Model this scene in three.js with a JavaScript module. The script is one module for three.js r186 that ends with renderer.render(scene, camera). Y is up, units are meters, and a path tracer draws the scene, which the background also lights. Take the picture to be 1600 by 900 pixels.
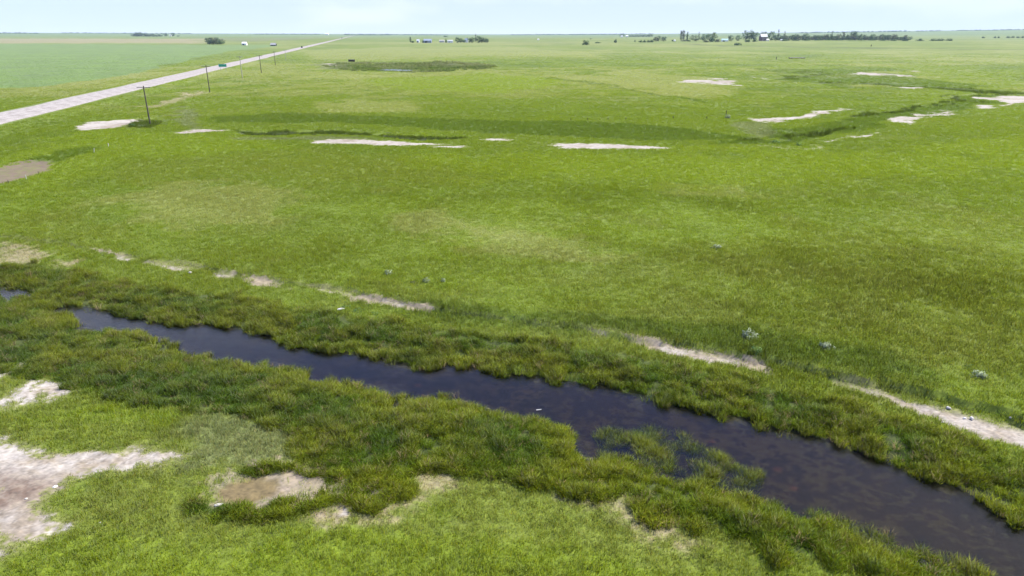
import * as THREE from 'three';
import { mergeGeometries } from 'three/addons/utils/BufferGeometryUtils.js';

// ---------------------------------------------------------------- camera
const EYE = 22, FOCAL = 1067, HORIZON = 51.8;               // drone height in metres; lens in pixels of the 1600 x 900 photograph
const PITCH = Math.atan((450 - HORIZON) / FOCAL);
const scene = new THREE.Scene();
const camera = new THREE.PerspectiveCamera(2 * Math.atan(450 / FOCAL) * 180 / Math.PI, 16 / 9, 0.5, 60000);
camera.position.set(0, EYE, 0);
camera.rotation.set(-PITCH, 0, 0);
camera.updateMatrixWorld();

// ---------------------------------------------------------------- renderer, sun, sky, haze
const renderer = new THREE.WebGLRenderer({ antialias: true });
renderer.toneMapping = THREE.LinearToneMapping;
renderer.toneMappingExposure = 1.95;
renderer.shadowMap.enabled = true;
const SUN = new THREE.Vector3(0.62, 0.92, -0.30).normalize();
const sun = new THREE.DirectionalLight(new THREE.Color(1.0, 0.955, 0.88), 4.8);
sun.name = 'sun';
sun.position.copy(SUN).multiplyScalar(600).add(new THREE.Vector3(0, 0, -150));
sun.target.position.set(0, 0, -150);
sun.castShadow = true;
sun.shadow.mapSize.set(4096, 4096);
Object.assign(sun.shadow.camera, { left: -350, right: 350, top: 350, bottom: -350, near: 50, far: 1500 });
scene.add(sun, sun.target);

// ---------------------------------------------------------------- seeded noise
let seedState = 20240611;
function rnd() { seedState |= 0; seedState = seedState + 0x6D2B79F5 | 0; let t = Math.imul(seedState ^ seedState >>> 15, 1 | seedState); t = t + Math.imul(t ^ t >>> 7, 61 | t) ^ t; return ((t ^ t >>> 14) >>> 0) / 4294967296; }
const NT = 512, NM = NT - 1;
function noiseTile(octaves, first, gain) {                 // tileable fractal value noise, about -1..1
  const out = new Float32Array(NT * NT);
  let amp = 1, total = 0;
  for (let o = 0; o < octaves; o++) {
    const n = first << o, g = new Float32Array(n * n);
    for (let i = 0; i < g.length; i++) g[i] = rnd() * 2 - 1;
    const k = n / NT;
    for (let y = 0; y < NT; y++) {
      const fy = y * k, y0 = Math.floor(fy), ty = fy - y0, sy = ty * ty * (3 - 2 * ty), a = (y0 % n) * n, b = ((y0 + 1) % n) * n;
      for (let x = 0; x < NT; x++) {
        const fx = x * k, x0 = Math.floor(fx), tx = fx - x0, sx = tx * tx * (3 - 2 * tx), c = x0 % n, d = (x0 + 1) % n;
        const p = g[a + c] + (g[a + d] - g[a + c]) * sx, q = g[b + c] + (g[b + d] - g[b + c]) * sx;
        out[y * NT + x] += (p + (q - p) * sy) * amp;
      }
    }
    total += amp * amp; amp *= gain;
  }
  const s = 1.6 / Math.sqrt(total);
  for (let i = 0; i < out.length; i++) out[i] *= s;
  return out;
}
const TA = noiseTile(6, 8, 0.6), TB = noiseTile(6, 8, 0.6), TC = noiseTile(4, 64, 0.8), TD = noiseTile(5, 8, 0.55);
function nz(tile, u, v) {                                   // u, v in tile units: 1 repeats the tile
  u *= NT; v *= NT;
  const xf = Math.floor(u), yf = Math.floor(v), tx = u - xf, ty = v - yf;
  const x0 = xf & NM, x1 = (x0 + 1) & NM, y0 = (yf & NM) * NT, y1 = ((yf + 1) & NM) * NT;
  const p = tile[y0 + x0] + (tile[y0 + x1] - tile[y0 + x0]) * tx, q = tile[y1 + x0] + (tile[y1 + x1] - tile[y1 + x0]) * tx;
  return p + (q - p) * ty;
}
const clamp = (x, a = 0, b = 1) => x < a ? a : x > b ? b : x;
const smooth = (a, b, x) => { const t = clamp((x - a) / (b - a)); return t * t * (3 - 2 * t); };
const lerp = (a, b, t) => a + (b - a) * t;

// ---------------------------------------------------------------- sky: pale blue summer air with thin broken cloud all round
{
  const W = 1024, H = 512, d = new Float32Array(W * H * 4);
  for (let j = 0; j < H; j++) {
    const el = ((j + 0.5) / H - 0.5) * Math.PI, up = Math.max(0, Math.sin(el));
    const k = Math.pow(up, 0.42), r0 = lerp(0.61, 0.02, k), g0 = lerp(0.66, 0.11, k), b0 = lerp(0.71, 0.55, k);
    for (let i = 0; i < W; i++) {
      const az = (i + 0.5) / W * Math.PI * 2;
      const s = 1 / (up + 0.09), cx = Math.cos(az) * s, cz = Math.sin(az) * s;
      const n = nz(TA, cx * 0.045 + 0.3, cz * 0.045 + 0.6) + 0.45 * nz(TB, cx * 0.13, cz * 0.13);
      const c = smooth(lerp(-0.1, 0.35, smooth(0.02, 0.25, up)), 1.5, n) * 0.8 * smooth(0.0, 0.015, up);
      const o = (j * W + i) * 4;
      d[o] = lerp(r0, 0.68, c); d[o + 1] = lerp(g0, 0.69, c); d[o + 2] = lerp(b0, 0.71, c); d[o + 3] = 1;
    }
  }
  const t = new THREE.DataTexture(d, W, H, THREE.RGBAFormat, THREE.FloatType);
  t.mapping = THREE.EquirectangularReflectionMapping;
  t.magFilter = t.minFilter = THREE.LinearFilter;
  t.needsUpdate = true;
  scene.background = t;
  scene.environment = t;
}
scene.fog = new THREE.FogExp2(new THREE.Color(0.66, 0.84, 1.0), 0.000045);

// ---------------------------------------------------------------- surveying: where a sight line of the photograph meets level ground of a given height
const CP = Math.cos(PITCH), SP = Math.sin(PITCH);
function sight(px, py, h = 0) {
  const dx = (px - 800) / FOCAL, dy = (450 - py) / FOCAL, fall = SP - dy * CP, t = (EYE - h) / Math.max(fall, 0.0006);
  return { x: dx * t, z: -(CP + dy * SP) * t, t };
}

// ---------------------------------------------------------------- map of the land: what grows or lies where, as grids seen from above
const KINDS = ['water', 'salt', 'sedge', 'straw', 'deep', 'bright', 'olive', 'mud', 'crop', 'grey', 'lower', 'tan', 'puddle', 'reeds', 'dry'];
const LEVELS = [[115, 0.25], [430, 1], [1450, 4], [6200, 16]].map(([R, c]) => {
  const nx = Math.ceil(2 * R / c), ny = Math.ceil((R + 12) / c);
  const g = {}; for (const k of KINDS) g[k] = new Float32Array(nx * ny).fill(-9);
  return { R, c, nx, ny, g };
});
function region(kind, pts, soft = 3, h = 0) {               // grid value: inside +, outside -, in units of the soft edge width
  const w = pts.map(([px, py]) => sight(px, py, h));
  const xs = w.map(p => p.x), zs = w.map(p => p.z), n = w.length;
  const mid = w.reduce((a, p) => a + p.t, 0) / n, s = soft * mid / FOCAL * (mid > 90 ? 2.2 : 1.8);
  const pad = kind === 'water' || kind === 'lower' ? 20 : 4 * s;
  const unit = kind === 'water' || kind === 'lower' ? 1 : s;    // these two keep metres
  for (const L of LEVELS) {
    const i0 = Math.max(0, Math.floor((Math.min(...xs) - pad + L.R) / L.c)), i1 = Math.min(L.nx - 1, Math.ceil((Math.max(...xs) + pad + L.R) / L.c));
    const j0 = Math.max(0, Math.floor((Math.min(...zs) - pad + L.R) / L.c)), j1 = Math.min(L.ny - 1, Math.ceil((Math.max(...zs) + pad + L.R) / L.c));
    if ((i1 - i0) * L.c > 0 && (Math.max(...xs) - Math.min(...xs)) < L.c * 0.6) continue;
    const grid = L.g[kind];
    for (let j = j0; j <= j1; j++) for (let i = i0; i <= i1; i++) {
      const x = (i + 0.5) * L.c - L.R, z = (j + 0.5) * L.c - L.R;
      let best = 1e9, inside = false;
      for (let a = 0, b = n - 1; a < n; b = a++) {
        const ax = xs[a], az = zs[a], ex = xs[b] - ax, ez = zs[b] - az, px = x - ax, pz = z - az;
        const t = clamp((px * ex + pz * ez) / (ex * ex + ez * ez + 1e-12)), qx = px - ex * t, qz = pz - ez * t, dd = qx * qx + qz * qz;
        if (dd < best) best = dd;
        if ((az > z) !== (zs[b] > z) && x < (xs[b] - ax) * (z - az) / (zs[b] - az) + ax) inside = !inside;
      }
      const v = (inside ? 1 : -1) * Math.sqrt(best) / unit;
      const o = j * L.nx + i; if (v > grid[o]) grid[o] = v;
    }
  }
}
function look(kind, x, z) {
  const r = Math.max(Math.abs(x), -z), L = r < 113 ? LEVELS[0] : r < 425 ? LEVELS[1] : r < 1430 ? LEVELS[2] : r < 6100 ? LEVELS[3] : null;
  if (!L || z > 9) return -9;
  const u = (x + L.R) / L.c - 0.5, v = (z + L.R) / L.c - 0.5, i = Math.floor(u), j = Math.floor(v), tx = u - i, ty = v - j;
  if (i < 0 || j < 0 || i >= L.nx - 1 || j >= L.ny - 1) return -9;
  const g = L.g[kind], o = j * L.nx + i;
  const p = g[o] + (g[o + 1] - g[o]) * tx, q = g[o + L.nx] + (g[o + L.nx + 1] - g[o + L.nx]) * tx;
  return p + (q - p) * ty;
}

// the creek in front
const FAR_EDGE = [[-120, 428], [-40, 441], [0, 446], [40, 450], [66, 456], [80, 474], [110, 480], [160, 481], [215, 489], [258, 503], [300, 505], [345, 506], [400, 520], [440, 528], [470, 538], [500, 538], [540, 546], [600, 555], [640, 566], [700, 568], [760, 566], [800, 580], [850, 590], [900, 598], [950, 601], [1000, 620], [1060, 628], [1110, 635], [1160, 652], [1220, 665], [1260, 678], [1300, 688], [1340, 702], [1400, 719], [1440, 732], [1480, 749], [1530, 772], [1570, 792], [1600, 808], [1700, 850], [1850, 905]];
const NEAR_EDGE = [[-120, 448], [-40, 456], [0, 459], [36, 464], [54, 476], [66, 490], [105, 502], [140, 514], [170, 519], [220, 520], [250, 533], [290, 548], [330, 558], [360, 568], [420, 570], [470, 580], [510, 593], [540, 603], [600, 609], [620, 626], [680, 624], [740, 627], [790, 640], [840, 660], [870, 678], [900, 700], [900, 722], [955, 728], [1010, 742], [1060, 758], [1110, 770], [1170, 780], [1215, 792], [1230, 803], [1290, 820], [1330, 836], [1400, 860], [1440, 876], [1500, 896], [1600, 930], [1850, 1010]];
const WL = -0.8;                                             // water level
const CREEK = [...FAR_EDGE, ...NEAR_EDGE.map(([x, y]) => [x, y + (x < 330 ? 8 : 5) + Math.max(0, y - 490) * 0.02]).reverse()];   // the bank's sedge hides its own foot
region('water', CREEK, 3, WL);
// everything on the camera's side of the low cut bank beyond the creek
const CUT = [[-260, 330], [-100, 352], [0, 370], [100, 384], [150, 391], [230, 408], [330, 424], [430, 439], [520, 453], [600, 467], [700, 487], [800, 503], [930, 517], [1000, 529], [1060, 540], [1150, 559], [1250, 579], [1330, 597], [1400, 612], [1480, 636], [1560, 658], [1600, 668], [1750, 715], [1950, 790]];
region('lower', [...CUT, [1950, 2200], [-400, 2200], [-500, 700]], 3, -0.3);
// salt flats and bare ground
const salt = (soft, h, ...lists) => lists.forEach(l => region('salt', l, soft, h));
salt(9, -0.3, [[-60, 690], [0, 702], [60, 712], [150, 710], [230, 706], [300, 713], [260, 728], [200, 738], [130, 752], [95, 766], [75, 785], [80, 810], [102, 826], [70, 845], [30, 870], [-40, 895]],
  [[0, 640], [60, 605], [100, 597], [135, 600], [110, 612], [95, 628], [50, 632]], [[-10, 573], [16, 573], [14, 592], [-10, 592]],
  [[560, 775], [600, 770], [590, 790], [550, 800]]);
salt(2.6, -0.35, [[232, 413], [280, 414], [322, 425], [300, 430], [262, 428]], [[470, 449], [510, 451], [555, 460], [530, 462], [490, 456]], [[600, 472], [640, 479], [625, 482]],
  [[930, 518], [965, 521], [950, 528], [935, 525]], [[1035, 539], [1080, 550], [1150, 562], [1172, 573], [1120, 569], [1060, 557]], [[1320, 603], [1370, 608], [1440, 633], [1500, 645], [1560, 662], [1640, 684], [1640, 710], [1540, 684], [1480, 658], [1400, 629], [1340, 611]],
  [[190, 405], [206, 406], [204, 411], [192, 410]], [[340, 433], [368, 437], [362, 441], [342, 438]]);
salt(2.5, 0, [[165, 188], [220, 186], [207, 193], [182, 199], [135, 202], [135, 193]], [[268, 206.5], [300, 201], [357, 199.5], [350, 203], [290, 208]], [[490, 217], [530, 214.5], [600, 215.5], [670, 220], [700, 223], [640, 224.5], [560, 222], [500, 221.5]],
  [[686, 226], [726, 225], [724, 228], [690, 228]], [[763, 214.5], [803, 216], [790, 218.5]], [[853, 220], [900, 221.5], [960, 224], [1010, 226], [1047, 230], [1000, 232], [930, 231], [880, 230]],
  [[1187, 185], [1240, 178], [1290, 171], [1316, 168], [1300, 173.5], [1250, 181], [1215, 187], [1232, 190], [1200, 192]], [[1283, 218.5], [1320, 212], [1360, 205], [1345, 212], [1310, 216.5]], [[1400, 182], [1444, 180], [1437, 190], [1420, 195]],
  [[1402, 178.5], [1430, 174], [1472, 169], [1465, 173], [1420, 179]], [[1515, 166], [1545, 152], [1575, 145], [1640, 146], [1640, 160], [1560, 160], [1530, 168]], [[1200, 227], [1225, 225], [1255, 222], [1245, 227]]);
salt(1.6, 0, [[1053, 128], [1100, 126.6], [1162, 127], [1140, 131.5], [1090, 130.5]], [[1110, 124], [1142, 121.5], [1138, 124.5]], [[1362, 118], [1410, 115.5], [1416, 119], [1380, 120.5]], [[1388, 108], [1410, 108], [1428, 112.5], [1405, 111.5]], [[1370, 132], [1432, 135.5], [1428, 138.5], [1385, 135]],
  [[1168, 121], [1188, 120], [1186, 122]], [[1258, 97], [1270, 96.5], [1268, 98.5]], [[1040, 82], [1055, 81], [1052, 82.8]]);
region('grey', [[676, 104.5], [682, 100.5], [690, 101], [692, 104.5]], 1.2);
region('grey', [[694, 104.5], [699, 100.5], [708, 100.5], [712, 104.5]], 1.2);
region('salt', [[500, 101.5], [525, 100], [540, 102], [520, 104.5]], 1.2);
region('dry', [[288, 772], [318, 742], [400, 731], [480, 731], [545, 742], [600, 752], [610, 780], [560, 806], [480, 800], [400, 803], [335, 807], [292, 794]], 9, -0.3);
region('dry', [[150, 394], [230, 410], [330, 427], [430, 442], [520, 456], [600, 470], [700, 490], [640, 487], [560, 473], [450, 456], [330, 437], [220, 414]], 2.6, -0.35);
region('dry', [[930, 519], [1060, 543], [1180, 569], [1330, 602], [1480, 641], [1640, 686], [1640, 715], [1480, 662], [1320, 614], [1180, 579], [1050, 551], [940, 526]], 2.8, -0.35);
region('grey', [[480, 105], [505, 98], [545, 97], [560, 104], [520, 108]], 2.5);
// bare brown earth, and the brown bed of the dried pond
region('mud', [[-40, 275], [0, 263], [40, 254], [92, 250], [84, 262], [40, 275], [0, 283], [-40, 290]], 3);
region('mud', [[-40, 742], [20, 746], [70, 750], [98, 762], [70, 785], [40, 800], [-40, 815]], 16, -0.3);
region('puddle', [[318, 776], [350, 762], [400, 751], [436, 760], [440, 778], [390, 796], [345, 796]], 7, -0.35);
// straw: matted dead grass
region('straw', [[480, 812], [505, 790], [560, 772], [600, 752], [650, 733], [725, 733], [710, 760], [660, 790], [610, 818], [540, 820]], 14, -0.3);
region('grey', [[300, 640], [450, 655], [480, 690], [460, 730], [350, 735], [300, 750], [295, 800], [330, 815], [280, 790], [270, 740], [300, 700]], 16, -0.3);
region('straw', [[870, 740], [960, 770], [1100, 860], [1050, 870], [960, 800], [880, 775]], 14, -0.4);
region('straw', [[-40, 378], [30, 384], [70, 400], [40, 418], [-40, 412]], 9, -0.3);
region('straw', [[75, 408], [120, 410], [110, 420], [70, 416]], 6, -0.3);
region('straw', [[225, 168], [310, 140], [320, 144], [240, 172]], 3);
region('tan', [[170, 302], [300, 288], [430, 288], [470, 306], [420, 340], [300, 358], [190, 345]], 26);
region('tan', [[610, 335], [700, 330], [800, 350], [900, 376], [980, 400], [920, 410], [780, 388], [660, 366]], 24);
region('tan', [[1040, 285], [1160, 290], [1180, 305], [1060, 302]], 14);
region('tan', [[470, 78], [620, 73], [800, 74], [940, 82], [930, 87], [720, 88], [620, 93], [500, 92]], 3);
region('tan', [[870, 118], [1000, 112], [1110, 120], [1150, 146], [1080, 158], [980, 138]], 8);
region('tan', [[1330, 88], [1420, 82], [1480, 86], [1420, 90]], 2.5);
region('tan', [[1480, 92], [1640, 90], [1640, 98], [1500, 97]], 2.5);
region('tan', [[1010, 81], [1120, 80], [1240, 83], [1120, 85]], 2);
region('tan', [[380, 122], [560, 119], [620, 124], [480, 126]], 3);
region('tan', [[500, 160], [640, 155], [660, 176], [520, 178]], 7);
region('tan', [[-40, 120], [60, 108], [200, 118], [180, 126], [0, 150]], 3);
region('olive', [[1050, 380], [1200, 350], [1600, 330], [1700, 420], [1640, 540], [1500, 570], [1350, 470], [1180, 430]], 40);
region('olive', [[150, 250], [420, 240], [700, 250], [760, 285], [480, 285], [200, 280]], 26);
region('olive', [[0, 330], [120, 320], [220, 370], [120, 390], [0, 375]], 22);
region('olive', [[-40, 655], [120, 660], [300, 650], [300, 700], [150, 706], [-40, 695]], 16, -0.2);
region('olive', [[130, 740], [300, 715], [320, 830], [200, 850], [90, 850], [90, 800]], 22, -0.2);
region('deep', [[330, 181], [600, 182], [900, 189], [1060, 198], [1180, 216], [1000, 216], [800, 206], [600, 193], [340, 191]], 4);
region('deep', [[340, 182.3], [560, 182.3], [700, 185], [900, 190], [1060, 198], [1060, 203], [900, 194], [700, 189.5], [560, 187], [340, 187]], 1.2);
region('deep', [[30, 262], [70, 245], [130, 232], [170, 226], [150, 238], [96, 252]], 3);
region('deep', [[1180, 205], [1300, 190], [1420, 165], [1520, 150], [1530, 156], [1430, 180], [1320, 205], [1200, 218]], 5);
region('deep', [[1250, 108], [1360, 104], [1440, 122], [1560, 136], [1540, 146], [1400, 132], [1330, 140], [1200, 124]], 4);
region('deep', [[560, 470], [760, 480], [960, 500], [1200, 520], [1400, 560], [1500, 610], [1300, 580], [1000, 520], [760, 505]], 16);
region('bright', [[-40, 850], [200, 838], [420, 850], [500, 930], [-40, 930]], 22, -0.1);
region('bright', [[330, 845], [520, 815], [700, 835], [860, 850], [1000, 872], [1100, 930], [200, 930]], 22, -0.1);
region('bright', [[150, 640], [260, 645], [350, 655], [300, 668], [180, 670], [40, 660]], 12, -0.2);
region('bright', [[0, 240], [160, 200], [360, 210], [430, 230], [200, 250], [0, 330]], 20);
region('bright', [[680, 245], [1000, 240], [1400, 235], [1600, 215], [1640, 260], [1200, 290], [800, 280]], 30);
region('bright', [[560, 128], [760, 118], [900, 130], [800, 150], [640, 145]], 8);
// sedge: tall wet green on both sides of the creek
region('sedge', [[-80, 415], [60, 420], [150, 445], [260, 462], [360, 472], [470, 492], [600, 512], [760, 535], [900, 552], [1040, 575], [1180, 610], [1320, 650], [1440, 685], [1640, 760], [1850, 830], [1850, 905], [1700, 850], [1600, 815], [1530, 780], [1440, 740], [1340, 708], [1260, 684], [1160, 658], [1110, 642], [1060, 635], [1000, 628], [950, 608], [900, 604], [850, 597], [800, 588], [760, 574], [700, 576], [640, 573], [600, 562], [540, 552], [440, 535], [345, 515], [258, 517], [215, 503], [110, 495], [60, 520], [-80, 470]], 9, -0.55);
region('sedge', [[-80, 490], [60, 490], [140, 512], [220, 516], [290, 544], [420, 565], [540, 598], [620, 621], [740, 620], [840, 652], [900, 700], [955, 725], [1060, 750], [1170, 774], [1230, 798], [1330, 830], [1440, 870], [1600, 925], [1600, 990], [1420, 915], [1320, 890], [1180, 850], [1060, 800], [960, 770], [860, 755], [760, 745], [660, 730], [560, 760], [510, 745], [480, 690], [440, 655], [300, 645], [180, 628], [100, 600], [0, 590], [-80, 560]], 9, -0.5);
region('sedge', [[300, 785], [320, 790], [370, 794], [470, 785], [500, 790], [480, 803], [380, 812], [310, 806]], 5, -0.3);
region('sedge', [[370, 737], [400, 731], [445, 733], [440, 740], [390, 743]], 4, -0.3);
region('sedge', [[520, 745], [600, 740], [640, 755], [600, 790], [520, 770]], 7, -0.3);
region('straw', [[480, 735], [560, 735], [640, 745], [640, 800], [540, 805], [480, 790]], 10, -0.3);
region('reeds', [[860, 690], [930, 700], [985, 720], [1050, 750], [1000, 750], [900, 728]], 6, WL);
region('reeds', [[985, 690], [1010, 668], [1060, 675], [1110, 705], [1185, 740], [1180, 766], [1110, 760], [1020, 735]], 6, WL);
region('reeds', [[930, 680], [955, 672], [980, 680], [970, 695], [940, 695]], 4, WL);
region('reeds', [[60, 478], [100, 482], [120, 500], [80, 512], [50, 500]], 4, WL);
region('reeds', [[1210, 790], [1330, 815], [1480, 870], [1600, 915], [1500, 905], [1300, 840]], 9, WL);
region('reeds', [[1480, 750], [1560, 770], [1640, 815], [1640, 840], [1570, 800]], 6, WL);
// damp hollows farther off
region('sedge', [[355, 203], [480, 202.5], [560, 204.5], [640, 206.5], [735, 212], [700, 213], [560, 208], [400, 206]], 2);
region('sedge', [[1240, 212], [1270, 203], [1300, 199], [1312, 198], [1300, 204], [1260, 213]], 3);
region('sedge', [[1328, 181], [1350, 173], [1400, 167], [1410, 168], [1370, 176], [1340, 182]], 2.5);
region('sedge', [[1470, 155], [1485, 148], [1515, 147], [1500, 152], [1480, 156]], 2);
region('sedge', [[1340, 131], [1400, 131.5], [1480, 136.5], [1545, 141], [1535, 144.5], [1490, 140], [1400, 135]], 1.5);
region('sedge', [[1210, 121.5], [1240, 120], [1280, 113], [1300, 112], [1270, 119], [1225, 124]], 1.5);
region('sedge', [[498, 101], [560, 98], [640, 99], [740, 99], [776, 104], [740, 110], [640, 113], [560, 111.5], [520, 106]], 2.5);
region('sedge', [[1030, 67.5], [1150, 72], [1400, 75], [1640, 79], [1640, 80.3], [1400, 76.2], [1150, 73.2]], 0.8);
region('sedge', [[195, 190], [235, 186], [260, 188], [240, 197], [205, 198]], 3);
region('grey', [[360, 216], [480, 210], [620, 213], [500, 216]], 4);
region('grey', [[1150, 195], [1200, 190], [1210, 210], [1160, 215]], 5);
region('grey', [[280, 172], [300, 165], [320, 200], [295, 205]], 4);
const ribbon = (kind, pts, wide, soft) => region(kind, [...pts.map(([x, y, w = 1]) => [x, y - wide * w / 2]), ...pts.map(([x, y, w = 1]) => [x, y + wide * w / 2]).reverse()], soft);
ribbon('sedge', [[1140, 219], [1200, 217], [1250, 208], [1312, 199], [1336, 188]], 1.8, 1.2);
ribbon('sedge', [[1336, 182], [1370, 174], [1420, 167], [1470, 158], [1500, 150], [1545, 143]], 1.6, 1.2);
ribbon('sedge', [[1545, 141.5], [1490, 138], [1420, 133.5], [1340, 130.5], [1260, 128]], 1.0, 0.8);
ribbon('sedge', [[1210, 122.5], [1260, 118.5], [1300, 112], [1280, 104], [1240, 96]], 0.9, 0.7);
ribbon('deep', [[1120, 222], [1200, 219], [1260, 210], [1320, 198], [1345, 184], [1420, 170], [1480, 157], [1550, 144]], 7, 2);
ribbon('deep', [[880, 128], [960, 134], [1010, 146], [1060, 154], [1100, 160]], 1.6, 1.2);
// the cultivated field beyond the road and the pale strip behind it
region('crop', [[-300, 160], [0, 144], [90, 132], [180, 117], [300, 95.5], [380, 79], [425, 71.5], [400, 70], [200, 69.4], [-300, 68.5]], 1.5);
region('straw', [[-300, 67.5], [100, 68], [330, 68], [300, 61], [100, 60.5], [-300, 60]], 1.4);
region('grey', [[370, 66], [480, 62], [500, 59], [380, 59.5], [300, 60]], 1.2);
region('deep', [[790, 66], [850, 64.5], [900, 66.5], [880, 69], [800, 69]], 1.2);

// ---------------------------------------------------------------- the road line
const roadA = sight(200, 137.5, 0.9), roadB = sight(400, 90.5, 0.9), roadC = sight(60, 168, 0.9);
const RD = new THREE.Vector2(roadB.x - roadC.x, roadB.z - roadC.z).normalize();
const ROAD_W = 5.7;                                          // half width
const roadSide = (x, z) => (x - roadA.x) * -RD.y + (z - roadA.z) * RD.x;

// ---------------------------------------------------------------- relief
const bumps = [];                                            // earth heaps round the dugout, low hills
const heap = (px, py, wide, deep, high) => { const p = sight(px, py); bumps.push([p.x, p.z, wide, deep, high]); };
heap(640, 105, 6, 8, 1.3); heap(661, 103.5, 6, 8, 1.7); heap(684, 102.5, 5, 7, 2.3); heap(702, 102.5, 5, 8, 2.4); heap(718, 103, 5, 8, 1.8); heap(748, 106, 11, 8, 1.0);
heap(840, 68, 60, 120, 2.5); heap(1310, 66, 190, 110, 3.2); heap(1150, 69.5, 60, 40, 1.5);
function height(x, z) {
  const r = Math.hypot(x, z), az = Math.atan2(x, -z);
  let h = 0.16 * nz(TA, x / 420, z / 420) + 0.035 * nz(TC, x / 60, z / 60) * smooth(260, 60, r);
  h += smooth(350, 1500, r) * 0.9 * nz(TD, x / 7000, z / 7000);
  if (r > 2500) h += smooth(2600, 13000, r) * (Math.max(0, az) ** 1.6 * 150 + Math.max(0, -az - 0.1) * 55 + 2 * nz(TA, x / 30000, z / 30000));
  for (const b of bumps) { const u = (x - b[0]) / b[2], v = (z - b[1]) / b[3], q = u * u + v * v; if (q < 9) h += b[4] * Math.exp(-q) * (1 + 0.35 * (r < 800 ? nz(TB, x / 90, z / 90) : 0)); }
  const rs = Math.abs(roadSide(x, z));
  if (rs < 40) { const k = smooth(26, 12, rs); h = lerp(h, -0.25, k); h = lerp(h, 0.75, smooth(15, 7.4, rs)); }
  if (r < 113 || (r < 160 && z > -112)) {
    const w = look('water', x, z), low = look('lower', x, z);
    if (low > -3) {
      const s = -w + 0.55 * nz(TB, x / 34, z / 34) + 0.3 * nz(TC, x / 26, z / 26);
      let hl = s < 0 ? WL - Math.min(lerp(1.2, 0.45, smooth(-22, 12, x)), -s * 0.4) : WL + 0.36 * smooth(0, 2.6, s) + 0.36 * smooth(4, 15, s);
      hl += 0.05 * nz(TC, x / 45, z / 45) * smooth(0, 2, s);
      h = lerp(h + 0.14, hl, smooth(-0.2, 0.25, low + 0.6 * nz(TB, x / 40, z / 40)));
    }
  } else if (r < 430 || (r < 900 && x > 60)) {
    const s = look('sedge', x + 4 * nz(TB, x / 120, z / 120), z + 7 * nz(TA, x / 160, z / 160)) + 0.8 * nz(TB, x / 50, z / 50); if (s > -1) h -= 0.6 * smooth(-1, 1.2, s);
  }
  return h;
}

// ---------------------------------------------------------------- what covers the ground at a place
const C = { salt: [0.335, 0.303, 0.262], saltPink: [0.225, 0.185, 0.138], dry: [0.235, 0.190, 0.140], straw: [0.24, 0.20, 0.115], mud: [0.135, 0.092, 0.066], puddle: [0.135, 0.10, 0.045], grass: [0.096, 0.140, 0.0042], bright: [0.122, 0.173, 0.0035], deep: [0.054, 0.098, 0.008], olive: [0.116, 0.148, 0.010], tan: [0.166, 0.190, 0.042], grey: [0.125, 0.138, 0.068], sedge: [0.046, 0.074, 0.007], crop: [0.108, 0.170, 0.042], bed: [0.015, 0.014, 0.011], weed: [0.062, 0.060, 0.026], thatch: [0.125, 0.110, 0.050], wet: [0.035, 0.028, 0.016], rust: [0.16, 0.055, 0.025] };
const RUST = [[1110, 697], [1213, 739], [652, 605], [1240, 770]].map(([a, b]) => sight(a, b, -1.3));   // rusty lumps on the bed
const cv = { g: [0, 0, 0], s: [0, 0, 0], cover: 1, tall: 1, sedge: 0, wet: 0, salt: 0 };
function into(a, c, k) { a[0] += (c[0] - a[0]) * k; a[1] += (c[1] - a[1]) * k; a[2] += (c[2] - a[2]) * k; }
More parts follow.
